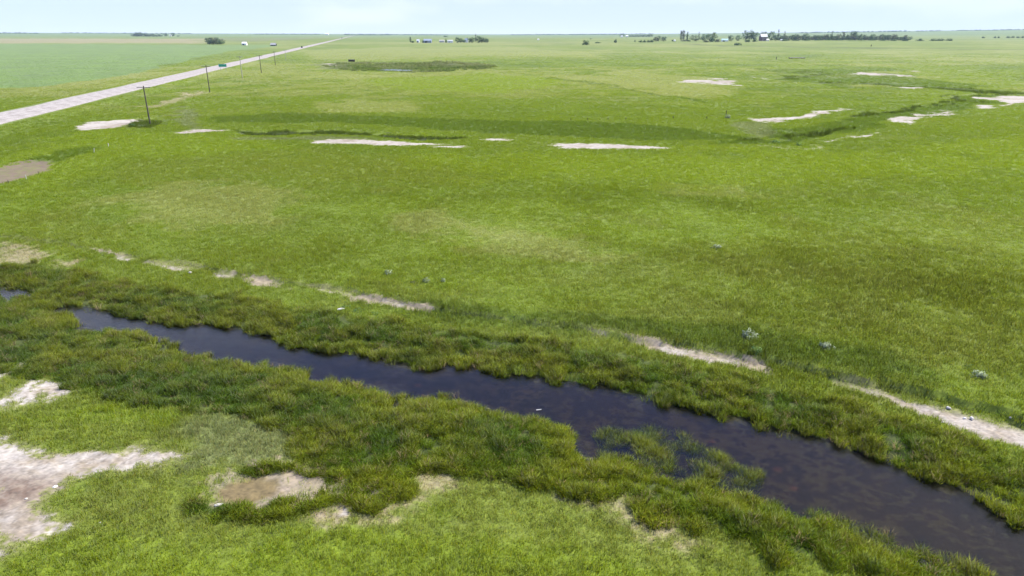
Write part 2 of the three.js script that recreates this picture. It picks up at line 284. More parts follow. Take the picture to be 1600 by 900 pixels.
function covering(x, z) {
  const r = Math.hypot(x, z), f = clamp(r / 200, 0.35, 40);  // patches read at the scale of the view they are seen from, so broad ones count far off
  const n1 = nz(TA, x / 160, z / 160), n2 = nz(TB, x / 47, z / 47), n3 = r < 600 ? nz(TC, x / 38, z / 38) : 0, n4 = nz(TD, x / 1500 + 0.3, z / 1500), n5 = nz(TA, x / 6000, z / 6000 + 0.4);
  const edge = 0.55 * n2 + 0.45 * n1 + 0.35 * n3, far = smooth(250, 1200, r);
  const wob = lerp(edge, 0.6 * n4 + 0.4 * n1, far);
  const n6 = nz(TB, x / 420 + 0.2, z / 420), n7 = nz(TC, x / 900, z / 900);
  const wx = x + r * 0.009 * (n1 + 0.6 * n6 + 0.7 * n2 * (1 - far)), wz = z + (r * 0.004 + Math.min(r * r * 1.1e-4, r * 0.05)) * (0.7 * n6 + 0.5 * n1 + 0.6 * n4 + 0.5 * n7 * far);   // ragged outlines
  const g = cv.g; g[0] = C.grass[0]; g[1] = C.grass[1]; g[2] = C.grass[2];
  const m = (k, a = 1) => smooth(-0.75, 0.75, look(k, wx, wz) + wob * a);
  into(g, C.olive, smooth(-0.3, 1.0, n1 * 0.5 + n4 * 0.5 + n6 * 0.4) * 0.4);
  into(g, C.bright, smooth(0.1, 1.1, n4 * 0.6 - n1 * 0.4 + 0.2 * n2 - 0.4 * n6) * 0.5);
  const fr = smooth(120, 420, r);
  into(g, C.deep, smooth(0.0, 0.9, 0.7 * n7 - 0.6 * n6 + 0.3 * n1) * lerp(0.12, 0.5, fr));
  into(g, C.bright, smooth(0.1, 0.9, 0.6 * n6 - 0.5 * n4 - 0.4 * n7) * 0.4 * fr);
  into(g, C.tan, smooth(lerp(0.2, -0.05, fr), lerp(1.2, 0.85, fr), n2 * 0.4 * (1 - far) + n4 * 0.5 + n5 * 0.3 + 0.5 * n7 + 0.35 * n6) * lerp(0.32, 0.8, fr));
  into(g, C.olive, m('olive') * 0.45);
  const tn = m('tan', 1.2); into(g, C.tan, tn * 0.75);
  into(g, C.bright, m('bright') * 0.8);
  const dp = m('deep', 0.7); into(g, C.deep, dp * 0.55);
  if (far > 0) { const band = nz(TD, x / 9000, z / 1700 + 0.13); into(g, C.tan, far * smooth(0.2, 1.2, band) * 0.6); into(g, C.crop, smooth(2500, 6000, r) * 0.75); into(g, C.deep, smooth(2500, 6000, r) * smooth(0.3, 0.9, -band) * 0.5); }
  const gr = m('grey', 1.2); into(g, C.grey, gr * 0.5);
  const cr = m('crop', 0.15); if (cr > 0) { into(g, C.crop, cr); const row = 0.07 * n1 * cr; g[0] *= 1 + row; g[1] *= 1 + row; }
  const st = m('straw', 1.3) * clamp(0.72 + 0.4 * n3 + 0.25 * n2); into(g, C.straw, st * 0.62);
  const se = m('sedge', 0.8); into(g, C.sedge, se * lerp(0.92, 0.38, smooth(250, 420, r)));
  const bank = r < 113 ? look('lower', x, z) : 9;
  // ground between the blades
  const s = cv.s; s[0] = C.thatch[0]; s[1] = C.thatch[1]; s[2] = C.thatch[2];
  into(s, g, 0.8); into(s, C.wet, se * 0.8);
  let cover = 1 - st * 0.55, tall = 1 + (0.3 * n1 + 0.2 * n2) * smooth(160, 60, r) - st * 0.45 - tn * 0.1 + dp * 0.35;
  const sl = look('salt', wx, wz), sa = smooth(-0.45, 0.6, sl - 0.15 + wob * 1.25 + 0.3 * n3) * (r < 113 && z < -25 ? smooth(-0.1, 1.0, look('lower', x, z)) : 1), mu = m('mud', 0.9), pu = m('puddle', 0.8);
  if (bank > -1.2 && bank < 0.8) into(s, C.mud, smooth(-0.7, -0.2, bank) * smooth(0.5, 0.1, bank) * 0.45);
  const dy = smooth(-0.5, 0.9, look('dry', wx, wz) - 0.2 + wob * 1.5 + 0.4 * n3) * (bank < 8 && r > 36 ? smooth(-0.55, 0.35, nz(TA, x / 62 + 0.15, z / 62) + 0.5 * n2) : 1);
  const sc = smooth(-1.8, 0.2, sl + wob * 1.2);
  into(s, C.straw, sc * 0.7); into(s, C.straw, st * 0.8);
  if (dy > 0) { into(s, C.dry, dy); into(s, C.straw, dy * 0.5 * clamp(0.5 + n3)); }
  if (sa > 0) { const k = clamp(0.5 + 0.42 * n2 + 0.4 * n3) * (bank < 7 && r > 36 ? 0.75 : 1); into(s, C.saltPink, sa); into(s, C.salt, sa * k); }
  into(s, C.mud, mu * clamp(0.8 + 0.3 * n3)); into(s, C.puddle, pu);
  cover *= 1 - Math.max(sa, mu, pu, dy * clamp(0.75 + 0.35 * n2)) * 0.97; cover *= 1 - sc * 0.25;
  tall *= 1 - sc * 0.35;
  cv.cover = cover; cv.tall = Math.max(0.3, tall) * (1 - 0.4 * cr); cv.sedge = se; cv.salt = sa;
  cv.wet = 0;
  if (r < 160) {
    const w = look('water', x, z) - 0.3 * n3; into(s, C.wet, smooth(-2.2, -0.5, w) * 0.9);
    if (w > -0.4) { const k = smooth(-0.4, 0.2, w); into(s, C.bed, k); const n8 = nz(TB, x / 4.5, z / 3.5); into(s, C.weed, k * smooth(-0.1, 0.9, 0.7 * n8 + 0.9 * n3 + 0.4 * n2) * smooth(-24, 8, x)); for (const q of RUST) into(s, C.rust, k * 0.6 * smooth(1, 0.3, Math.hypot(x - q.x, z - q.z) / (0.32 + 0.15 * n3))); cv.cover *= 1 - k; cv.wet = k; }
  }
  return cv;
}

// ---------------------------------------------------------------- ground: one sheet to the horizon, finer towards the viewer, coloured by four maps drawn from above
const sheets = [[105, -105, 105, -118, 8], [420, -340, 340, -425, 8], [1500, -1150, 1150, -1510, 8], [6000, -4600, 4600, -6010, 8], [17000, -14000, 14000, -17010, 8]];
const TEX = [2048, 2048, 2048, 2048, 1024];
function groundMap([R, x0, x1, z0, z1], S) {
  const d = new Uint8Array(S * S * 4), lo = 1 / 2.4;
  const enc = v => { v = clamp(v); return 255 * (v <= 0.0031308 ? v * 12.92 : 1.055 * Math.pow(v, lo) - 0.055); };
  const LUT = new Uint8Array(4097); for (let i = 0; i <= 4096; i++) LUT[i] = enc(i / 4096);
  for (let j = 0; j < S; j++) {
    const z = lerp(z0, z1, (j + 0.5) / S);
    for (let i = 0; i < S; i++) {
      const x = lerp(x0, x1, (i + 0.5) / S), o = (j * S + i) * 4;
      d[o + 3] = 255;
      if (Math.abs(x) > -z * 0.98 + 0.1 * R + 12 || Math.hypot(x, z) > R * 1.06) { d[o] = 105; d[o + 1] = 120; d[o + 2] = 45; continue; }
      const c = covering(x, z), k = R < 300 ? 0.20 : R < 500 ? 0.10 : 0.05, b = R > 6500 ? 1 : 1 + k * nz(TC, x * 8 / R, z * 8 / R) + 0.5 * k * nz(TC, x * 23 / R + 0.37, z * 23 / R);
      const q = c.cover * 0.6;
      for (let n = 0; n < 3; n++) d[o + n] = LUT[clamp((c.s[n] + (c.g[n] - c.s[n]) * q) * b) * 4096 | 0];
    }
  }
  const t = new THREE.DataTexture(d, S, S, THREE.RGBAFormat);
  t.colorSpace = THREE.SRGBColorSpace; t.magFilter = THREE.LinearFilter; t.minFilter = THREE.LinearFilter; t.needsUpdate = true;
  return t;
}
{
  const ringsAt = [0.5];
  for (let r = 3; r < 17000;) { ringsAt.push(r); r *= r < 14 ? 1.12 : r < 130 ? 1.0062 : r < 600 ? 1.009 : 1.016; }
  const angles = [];
  for (let a = -Math.PI; a < -0.98; a += 0.12) angles.push(a);
  for (let a = -0.98; a < 0.98; a += 0.0062) angles.push(a);
  for (let a = 0.98; a < Math.PI; a += 0.12) angles.push(a);
  angles.push(Math.PI);
  const na = angles.length, pos = [], uv = [], idx = [], geo = new THREE.BufferGeometry();
  let ring = 0, level = 0, groupStart = 0, prev = -1;
  const row = (r, L) => { const [, x0, x1, z0, z1] = L, at = pos.length / 3; for (const a of angles) { const x = Math.sin(a) * r, z = -Math.cos(a) * r; pos.push(x, height(x, z), z); uv.push((x - x0) / (x1 - x0), (z - z0) / (z1 - z0)); } return at; };
  for (const r of ringsAt) {
    const at = row(r, sheets[level]);
    if (prev >= 0) for (let i = 0; i < na - 1; i++) idx.push(prev + i, prev + i + 1, at + i, at + i, prev + i + 1, at + i + 1);
    prev = at;
    if (level < sheets.length - 1 && r * 1.016 > sheets[level][0] * 0.97) { geo.addGroup(groupStart, idx.length - groupStart, level); groupStart = idx.length; level++; prev = row(r, sheets[level]); }
  }
  geo.addGroup(groupStart, idx.length - groupStart, level);
  geo.setAttribute('position', new THREE.Float32BufferAttribute(pos, 3));
  geo.setAttribute('uv', new THREE.Float32BufferAttribute(uv, 2));
  geo.setIndex(idx);
  geo.computeVertexNormals();
  const mats = sheets.map((s, i) => new THREE.MeshStandardMaterial({ map: groundMap(s, TEX[i]), roughness: 1, metalness: 0 }));
  const ground = new THREE.Mesh(geo, mats);
  ground.name = 'prairie_ground';
  ground.receiveShadow = true;
  ground.userData = { kind: 'structure', label: 'rolling green prairie pasture with white salt flats', category: 'ground' };
  scene.add(ground);
  console.log('ground', pos.length / 3, idx.length / 3);
}

// ---------------------------------------------------------------- small helpers for things
const names = {};
const numbered = n => { const k = names[n] = (names[n] ?? -1) + 1; return k ? n + '_' + String(k).padStart(3, '0') : n; };
function tag(o, label, category, group, kind) { if (label) o.userData.label = label; if (category) o.userData.category = category; if (group) o.userData.group = group; if (kind) o.userData.kind = kind; return o; }
function thing(name, x, y, z, turn, label, category, group) { const o = new THREE.Group(); o.name = numbered(name); o.position.set(x, y, z); o.rotation.y = turn; scene.add(o); return tag(o, label, category, group); }
function part(name, geo, mat, parent) { const m = new THREE.Mesh(geo, mat); m.name = name; m.castShadow = m.receiveShadow = true; (parent || scene).add(m); return m; }
const lin = (r, g, b, rough = 0.9, more = {}) => new THREE.MeshStandardMaterial({ color: new THREE.Color().setRGB(r, g, b), roughness: rough, ...more });
const box = (w, h, d, x = 0, y = 0, z = 0) => new THREE.BoxGeometry(w, h, d).translate(x, y, z);

// ---------------------------------------------------------------- water
function waterSheet(name, pts, level, grow, mat, label) {
  const w = pts.map(([px, py]) => sight(px, py, level)), cx = w.reduce((a, p) => a + p.x, 0) / w.length, cz = w.reduce((a, p) => a + p.z, 0) / w.length;
  const n = w.length, out = [];
  let area = 0; for (let i = 0; i < n; i++) { const a = w[i], b = w[(i + 1) % n]; area += a.x * b.z - b.x * a.z; }
  for (let i = 0; i < n; i++) {                              // push the outline out so that the banks cut it
    const a = w[(i + n - 1) % n], b = w[i], c = w[(i + 1) % n], tx = c.x - a.x, tz = c.z - a.z, l = Math.hypot(tx, tz) || 1, sg = area > 0 ? 1 : -1;
    out.push(new THREE.Vector2(b.x + sg * tz / l * grow, -(b.z - sg * tx / l * grow)));
  }
  const g = new THREE.ShapeGeometry(new THREE.Shape(out)).rotateX(-Math.PI / 2).translate(0, level, 0);
  const p = g.attributes.position, uv = new Float32Array(p.count * 2);
  for (let i = 0; i < p.count; i++) { uv[2 * i] = p.getX(i) / 6; uv[2 * i + 1] = p.getZ(i) / 6; }
  g.setAttribute('uv', new THREE.BufferAttribute(uv, 2));
  const m = part(name, g, mat); m.castShadow = false; m.userData.kind = 'structure'; return tag(m, label, 'water');
}
const ripple = (() => { const S = 512, d = new Uint8Array(S * S * 4); for (let j = 0; j < S; j++) for (let i = 0; i < S; i++) { const v = 128 + 60 * (nz(TB, i / S, j / S) * 0.5 + nz(TC, i / S, j / S) * 0.6); const o = (j * S + i) * 4; d[o] = d[o + 1] = d[o + 2] = clamp(v, 0, 255); d[o + 3] = 255; } const t = new THREE.DataTexture(d, S, S); t.wrapS = t.wrapT = THREE.RepeatWrapping; t.magFilter = THREE.LinearFilter; t.needsUpdate = true; return t; })();
const waterMat = new THREE.MeshPhysicalMaterial({ color: 0xffffff, roughness: 0.06, transmission: 1, thickness: 0.6, ior: 1.33, attenuationColor: new THREE.Color().setRGB(0.42, 0.30, 0.20), attenuationDistance: 0.95, bumpMap: ripple, bumpScale: 0.012 });
waterSheet('creek_water', CREEK, WL, 1.2, waterMat, 'dark slow creek water crossing the foreground between sedge banks');

// ---------------------------------------------------------------- grass
function tuftGeometry(blades, spread, len, wide, lean, seed) {
  seedState = seed;
  const p = [], nrm = [], col = [], idx = [];
  for (let b = 0; b < blades; b++) {
    const a = rnd() * 6.283, d = spread * Math.sqrt(rnd()), bx = Math.cos(a) * d, bz = Math.sin(a) * d;
    const f = rnd() * 6.283, L = len * (0.55 + 0.6 * rnd()), w = wide * (0.7 + 0.6 * rnd()), k = lean * (0.3 + rnd()), la = a + (rnd() - 0.5) * 3;
    const sx = Math.cos(f) * w / 2, sz = Math.sin(f) * w / 2, lx = Math.cos(la) * L * k, lz = Math.sin(la) * L * k, o = p.length / 3;
    p.push(bx - sx, -0.04, bz - sz, bx + sx, -0.04, bz + sz, bx + lx * 0.35 - sx * 0.8, L * 0.6, bz + lz * 0.35 - sz * 0.8, bx + lx * 0.35 + sx * 0.8, L * 0.6, bz + lz * 0.35 + sz * 0.8, bx + lx, L * (1 - 0.3 * k), bz + lz);
    const nx = Math.sin(f), nz_ = -Math.cos(f), nl = Math.hypot(nx, 1.5, nz_);
    const tone = 0.85 + 0.3 * rnd(), dry = rnd() < 0.12 ? 1 : 0;
    for (let q = 0; q < 5; q++) { nrm.push(nx / nl, 1.5 / nl, nz_ / nl); col.push(tone * (1 + dry * 0.5), tone * (1 + dry * 0.15), tone * (1 + dry * 0.4)); }
    idx.push(o, o + 1, o + 2, o + 2, o + 1, o + 3, o + 2, o + 3, o + 4);
  }
  const g = new THREE.BufferGeometry();
  g.setAttribute('position', new THREE.Float32BufferAttribute(p, 3));
  g.setAttribute('normal', new THREE.Float32BufferAttribute(nrm, 3));
  g.setAttribute('color', new THREE.Float32BufferAttribute(col, 3));
  g.setIndex(idx);
  return g;
}
const bladeMat = new THREE.MeshPhysicalMaterial({ color: 0xffffff, vertexColors: true, roughness: 1, specularIntensity: 0.1, transmission: 0.5, thickness: 0, side: THREE.DoubleSide });
const M4 = new THREE.Matrix4(), Q = new THREE.Quaternion(), UPV = new THREE.Vector3(0, 1, 0), V = new THREE.Vector3(), S3 = new THREE.Vector3(), COL = new THREE.Color();
function sow(name, geos, list, label, category) {             // list of [x, y, z, scale, tall, r, g, b]
  const per = geos.map(() => []);
  list.forEach((e, i) => per[i % geos.length].push(e));
  geos.forEach((g, k) => {
    const im = new THREE.InstancedMesh(g, bladeMat, per[k].length);
    im.name = numbered(name); im.castShadow = im.receiveShadow = true;
    per[k].forEach((e, i) => { Q.setFromAxisAngle(UPV, (i * 2.39996) % 6.2832); im.setMatrixAt(i, M4.compose(V.set(e[0], e[1], e[2]), Q, S3.set(e[3], e[4], e[3]))); im.setColorAt(i, COL.setRGB(e[5], e[6], e[7])); });
    scene.add(tag(im, label, category, null, 'stuff'));
  });
}
{
  seedState = 777;
  const meadow = [], sedge = [];
  const along = (table, r) => { let k = 1; while (k < table.length - 1 && table[k][0] < r) k++; const [a, p] = table[k - 1], [b, q] = table[k], t = clamp((Math.log(r) - Math.log(a)) / (Math.log(b) - Math.log(a))); return Math.exp(lerp(Math.log(p), Math.log(q), t)); };
  const DENS = [[17, 34], [45, 26], [95, 13], [190, 4.5], [300, 1.6], [450, 0.5], [700, 0.12], [1000, 0.015]], SIZE = [[17, 0.85], [95, 1.0], [190, 1.35], [360, 2.0], [1000, 3.4]];
  for (let r0 = 17; r0 < 1000; r0 *= 1.06) {
    const r1 = r0 * 1.06, half = lerp(0.87, 0.73, smooth(20, 140, r0)), scale = along(SIZE, r0), n = Math.round((r1 * r1 - r0 * r0) * half * along(DENS, r0));
    for (let i = 0; i < n; i++) {
      const r = Math.sqrt(lerp(r0 * r0, r1 * r1, rnd())), a = (rnd() * 2 - 1) * half, x = Math.sin(a) * r, z = -Math.cos(a) * r;
      const c = covering(x, z), t = rnd(), v = (0.9 + 0.2 * rnd()) * 2.3, hue = (rnd() - 0.5) * 0.16;
      if (Math.abs(roadSide(x, z)) < 8.2) continue;
      const ragged = c.cover + 0.25 * (t - 0.5);
      if (rnd() > ragged || c.cover < 0.08) continue;
      if (c.sedge > 0.5 && r < 115) continue;
      const kk = c.salt > 0.2 ? 0.7 : 1;
      const s = scale * (0.7 + 0.6 * rnd()) * kk, h = (0.55 + 0.45 * Math.min(scale, 2)) * c.tall * (0.7 + 0.6 * rnd()) * kk * (c.sedge > 0.4 ? 1.9 : 1) * lerp(0.75, 1, smooth(380, 180, r));
      meadow.push([x, height(x, z), z, s, h, c.g[0] * v * (1 + hue), c.g[1] * v, c.g[2] * v * (1 - hue)]);
    }
  }
  const n = 720000;
  for (let i = 0; i < n; i++) {
    const r = Math.sqrt(lerp(17 * 17, 115 * 115, rnd())), a = (rnd() * 2 - 1) * 0.88, x = Math.sin(a) * r, z = -Math.cos(a) * r;
    const thin = r > 60 ? 0.8 : 1; if (rnd() > thin) continue;
    const cl = nz(TC, x / 22, z / 22), cl2 = nz(TB, x / 30, z / 30), cl3 = nz(TB, x / 9 + 0.4, z / 9), reed = look('reeds', x, z);
    const se = look('sedge', x, z) + 1.0 * cl2 + 0.9 * cl3, w = look('water', x, z), y = height(x, z);
    const standing = reed > -0.4 + 0.3 * cl2 && cl3 + 0.5 * cl > 0.05;          // clumps that stand in the water
    const fringe = y < WL && y > WL - 0.3 && cl3 > 0.75 && w < 1.2;
    if (!standing && !fringe && (se < -0.3 || y < WL - 0.02)) continue;
    if (cl3 + 0.8 * cl < -0.42) continue;
    const inner = smooth(-0.5, 1.6, se);
    const tall = (0.28 + 0.28 * inner + 0.32 * cl3 + 0.2 * cl) * lerp(0.55, 1, smooth(-11, -5, w)) * (0.75 + 0.5 * rnd()) * (standing || fringe ? 0.75 : 1);
    const ol = clamp(0.2 + 0.4 * cl2 + 0.3 * cl3 + 0.5 * (rnd() - 0.5) + (w > -1.6 ? 0.35 : 0)), v = (0.5 + 0.9 * rnd()) * 1.55, dead = rnd() < 0.05;
    const [cr, cg, cb] = dead ? [0.20, 0.165, 0.07] : [lerp(0.056, 0.140, ol), lerp(0.108, 0.175, ol), lerp(0.004, 0.006, ol)];
    sedge.push([x, y, z, 0.8 + 0.5 * rnd(), Math.max(0.3, tall) + Math.max(0, WL - y) / 0.72, cr * v, cg * v, cb * v]);
  }
  const mg = [1, 2, 3].map(k => tuftGeometry(16, 0.3, 0.30, 0.018, 0.6, 40 + k));
  const sg = [1, 2, 3].map(k => tuftGeometry(20, 0.17, 0.66, 0.019, 0.45, 90 + k));
  console.log('tufts', meadow.length, sedge.length);
  sow('meadow_grass', mg, meadow, 'short yellow green pasture grass covering the prairie', 'grass');
  sow('bank_sedge', sg, sedge, 'tall dark green sedge lining both creek banks', 'sedge');
}
// ---------------------------------------------------------------- road
const gravelMap = (() => { const S = 512, d = new Uint8Array(S * S * 4); for (let j = 0; j < S; j++) for (let i = 0; i < S; i++) { const ru = (i / S + 0.5) % 1 - 0.5, v = 141 - 12 * Math.exp(-(((Math.abs(ru) - 0.17) / 0.05) ** 2)) - 9 * Math.exp(-(((Math.abs(ru) - 0.36) / 0.06) ** 2)) + 14 * nz(TC, i / S, j / S) + 12 * nz(TB, i / S, j / S), o = (j * S + i) * 4; d[o] = clamp(v + 4, 0, 255); d[o + 1] = clamp(v - 3, 0, 255); d[o + 2] = clamp(v - 10, 0, 255); d[o + 3] = 255; } const t = new THREE.DataTexture(d, S, S); t.colorSpace = THREE.SRGBColorSpace; t.wrapS = t.wrapT = THREE.RepeatWrapping; t.magFilter = THREE.LinearFilter; t.needsUpdate = true; return t; })();
{
  const pos = [], uv = [], idx = [];
  let k = 0;
  for (let s = -260; s < 8600; s += s < 1500 ? 6 : 40, k++) {
    for (const [o, lift] of [[-ROAD_W - 0.9, 0.02], [-ROAD_W, 0.22], [0, 0.34], [ROAD_W, 0.22], [ROAD_W + 0.9, 0.02]]) {
      const wob = o && Math.abs(o) > 5 ? 0.5 * nz(TB, s / 300, o / 50) : 0, e = o + Math.sign(o) * wob;
      const x = roadA.x + RD.x * s - RD.y * e, z = roadA.z + RD.y * s + RD.x * e;
      pos.push(x, 0.75 + lift + smooth(1500, 8000, s) * 1.2, z); uv.push(o / 10, s / 10);
    }
    if (k) for (let q = 0; q < 4; q++) { const a = (k - 1) * 5 + q, b = a + 5; idx.push(a, a + 1, b, b, a + 1, b + 1); }
  }
  const g = new THREE.BufferGeometry();
  g.setAttribute('position', new THREE.Float32BufferAttribute(pos, 3)); g.setAttribute('uv', new THREE.Float32BufferAttribute(uv, 2)); g.setIndex(idx); g.computeVertexNormals();
  if (g.attributes.normal.getY(2) < 0) { for (let i = 0; i < idx.length; i += 3) [idx[i], idx[i + 1]] = [idx[i + 1], idx[i]]; g.setIndex(idx); g.computeVertexNormals(); }
  const road = part('gravel_road', g, new THREE.MeshStandardMaterial({ map: gravelMap, roughness: 1 }));
  road.castShadow = false; tag(road, 'straight pale gravel road running to the horizon', 'road', null, 'structure');
}

// ---------------------------------------------------------------- utility poles, sign, fence posts
const M = {
  pole: lin(0.085, 0.07, 0.055), paleWood: lin(0.38, 0.35, 0.29), iron: lin(0.12, 0.12, 0.13, 0.5, { metalness: 0.6 }), glass: lin(0.30, 0.40, 0.40, 0.3), signGreen: lin(0.01, 0.34, 0.20, 0.5), white: lin(0.76, 0.76, 0.74, 0.6), greyPost: lin(0.35, 0.35, 0.34, 0.6),
  postPale: lin(0.62, 0.60, 0.54), postDark: lin(0.09, 0.075, 0.06), stone: lin(0.55, 0.53, 0.50), stoneWarm: lin(0.46, 0.43, 0.38), brick: lin(0.13, 0.085, 0.085), roofPale: lin(0.62, 0.64, 0.66, 0.55), roofTeal: lin(0.30, 0.48, 0.47, 0.6), roofDark: lin(0.07, 0.07, 0.075), blueWall: lin(0.22, 0.27, 0.33, 0.6), cream: lin(0.66, 0.62, 0.55), opening: lin(0.025, 0.025, 0.03), pane: lin(0.05, 0.06, 0.08, 0.12), bark: lin(0.10, 0.075, 0.05), slat: lin(0.055, 0.04, 0.035), paint: lin(0.03, 0.03, 0.035, 0.35), tyre: lin(0.02, 0.02, 0.02), lamp: lin(0.35, 0.05, 0.04, 0.4), plank: lin(0.34, 0.32, 0.28), wood: lin(0.42, 0.38, 0.32),
};
const armTurn = Math.atan2(RD.y, -RD.x) + Math.PI / 2;
[[234, 190, 56, 'pole', 'nearest dark wooden utility pole with wide crossarm beside the gravel road'], [328, 144.5, 39, 'pole', 'second nearest dark utility pole, beside the road before the green sign'], [379, 122.5, 32, 'paleWood', 'pale weathered utility pole just beyond the green road sign'], [408.5, 113.5, 25.5, 'pole', 'dark utility pole right after the pale weathered one'], [430.5, 102.5, 20, 'pole', 'thin utility pole, second one beyond the pale weathered pole'], [447, 94.5, 15.5, 'paleWood', 'farthest visible utility pole on the right of the road']].forEach(([px, py, hp, mat, label], i) => {
  const p = sight(px, py), H = hp * p.t / FOCAL * 1.04, y = height(p.x, p.z);
  const t = thing('utility_pole', p.x, y - 0.05, p.z, armTurn + 0.05 * (i % 3 - 1), label, 'utility pole', 'poles along the road');
  part('shaft', new THREE.CylinderGeometry(0.13, 0.2, H, 10).translate(0, H / 2, 0), M[mat], t);
  const arm = part('crossarm', box(3.3, 0.14, 0.12, 0, H - 0.45, 0.16), M[mat], t);
  for (const x of [-1.5, -1.0, -0.5, 0.5, 1.0, 1.5]) part('insulator', new THREE.LatheGeometry([[0.02, 0], [0.02, 0.08], [0.07, 0.1], [0.06, 0.17], [0.03, 0.22], [0, 0.23]].map(a => new THREE.Vector2(...a)), 8).translate(x, H - 0.38, 0.16), M.glass, arm);
  for (const s of [-1, 1]) part('brace', new THREE.CylinderGeometry(0.025, 0.025, 1.05, 6).rotateZ(s * 0.95).translate(s * 0.42, H - 0.8, 0.12), M.iron, t);
});
{
  const p = sight(349, 112), y = height(p.x, p.z), w = 12 * p.t / FOCAL, h = 4.3 * p.t / FOCAL, top = 10.5 * p.t / FOCAL;
  const t = thing('road_sign', p.x, y, p.z, 0.14, 'wide blank green sign on two posts at the road edge', 'road sign');
  const panel = part('panel', box(w, h, 0.06, 0, top - h / 2, 0), M.signGreen, t);
  for (const [bw, bh, x, q] of [[w - 0.2, 0.08, 0, h / 2 - 0.14], [w - 0.2, 0.08, 0, -h / 2 + 0.14], [0.08, h - 0.36, -w / 2 + 0.14, 0], [0.08, h - 0.36, w / 2 - 0.14, 0]]) part('border', box(bw, bh, 0.01, x, top - h / 2 + q, 0.036), M.white, panel);
  for (const s of [-1, 1]) part('post', box(0.14, top, 0.12, s * w * 0.32, top / 2 - 0.2, -0.1), M.greyPost, t);
}
[[41, 279.5, 7, 1, 'pale fence post beside the bare brown earth at the left edge'], [60.5, 272, 6, 0, 'thin dark fence post just right of the pale one by the brown earth'], [13.5, 286, 6, 0, 'thin dark fence post left of the pale one by the brown earth'], [147, 239, 7.5, 1, 'leaning pale fence post in the grass under the gravel turnout'], [170, 230, 6, 1, 'small pale fence post farther up toward the gravel turnout'],
  [243, 187.5, 4, 0, 'short dark fence post right of the nearest utility pole'], [251, 187, 3.5, 0, 'second short dark fence post right of the nearest utility pole'], [1134.5, 179, 7.5, 0, 'dark post standing beside the pale green bush in mid pasture'], [1104, 186, 4.5, 0], [1052, 185.5, 4.5, 0], [978, 187, 4, 0], [950, 187, 4, 0], [918, 187.5, 4, 0], [892, 188, 4, 0], [1361, 73, 3, 0, 'lone dark post on the low hill below the shelterbelt'], [1213, 92.5, 4, 0, 'dark post left of the low plank bridge']].forEach(([px, py, hp, pale, label], i) => {
  const p = sight(px, py), h = hp * p.t / FOCAL;
  const t = thing('fence_post', p.x, height(p.x, p.z) - 0.1, p.z, i, label || `${['rightmost', 'second', 'third', 'fourth', 'fifth', 'leftmost'][i - 8]}${i > 8 && i < 13 ? ' from right' : ''} small dark fence post in the row crossing mid pasture`, 'fence post', label ? undefined : 'row of posts crossing the pasture');
  const r = Math.max(0.06, p.t * 0.0005);
  part('stake', new THREE.CylinderGeometry(r * 0.85, r, h, 7).translate(0, h / 2, 0).rotateZ(px === 147 ? 0.18 : 0.04 * (i % 3 - 1)), pale ? M.postPale : M.postDark, t);
  part('cap', new THREE.CylinderGeometry(r * 0.5, r * 0.86, 0.04, 7).translate(px === 147 ? -0.18 * h : -0.04 * (i % 3 - 1) * h, h + 0.005, 0), pale ? M.postPale : M.postDark, t);
});

// ---------------------------------------------------------------- stones
function stone(seed) {
  const g = new THREE.IcosahedronGeometry(0.5, 3), p = g.attributes.position;
  for (let i = 0; i < p.count; i++) { V.fromBufferAttribute(p, i); const k = 1 + 0.28 * nz(TA, V.x * 0.06 + seed * 0.13, V.y * 0.06 + V.z * 0.05) + 0.08 * nz(TC, V.x * 0.1 + seed, V.z * 0.1 + V.y * 0.07); p.setXYZ(i, V.x * k, Math.max(-0.22, V.y * k * 0.72), V.z * k * 0.85); }
  g.computeVertexNormals(); return g;
}
[[298, 429.5, 9, 0, 'pale boulder on the salty strip beyond the creek'], [533, 484, 15, 1, 'long flat white stone on the grassy bench beyond the creek'], [1481, 640, 7, 0, 'uppermost small white stone on the bare strip at right'], [1507, 655.5, 6, 0, 'left of the two neighbouring white stones on the bare strip'], [1518, 656.5, 9, 0, 'largest of the white stones on the bare strip at right'], [1474, 659.5, 7, 1, 'white stone at the lower grassy edge of the bare strip'], [1577, 659, 6, 0, 'white stone under the cut bank near the right edge'], [88, 765, 7, 0, 'small white stone on the salt flat at lower left'], [342, 792, 20, 1, 'long pale slab at the edge of the dried pond'], [158, 820, 5, 0, 'tiny white stone in the grass right of the salt flat'], [42, 784, 5, 0, 'small white stone on the grey mud of the salt flat']].forEach(([px, py, wp, flat, label], i) => {
  const p = sight(px, py, -0.4), w = wp * p.t / FOCAL;
  const m = part(numbered('stone'), stone(i + 1), i % 2 ? M.stone : M.stoneWarm); m.position.set(p.x, height(p.x, p.z) + w * 0.12, p.z); m.rotation.y = flat ? 0.3 : i; m.scale.set(w, w * (flat ? 0.35 : 0.75), w * (flat ? 0.55 : 0.9));
  tag(m, label, 'stone');
});
{
  const p = sight(842, 641, WL), m = part('driftwood', new THREE.CylinderGeometry(0.04, 0.025, 0.34, 8, 4).rotateZ(Math.PI / 2).translate(0, 0.02, 0), M.stone); m.position.set(p.x, WL + 0.02, p.z); m.rotation.y = 0.25; tag(m, 'small pale stick floating on the open creek water', 'driftwood');
}

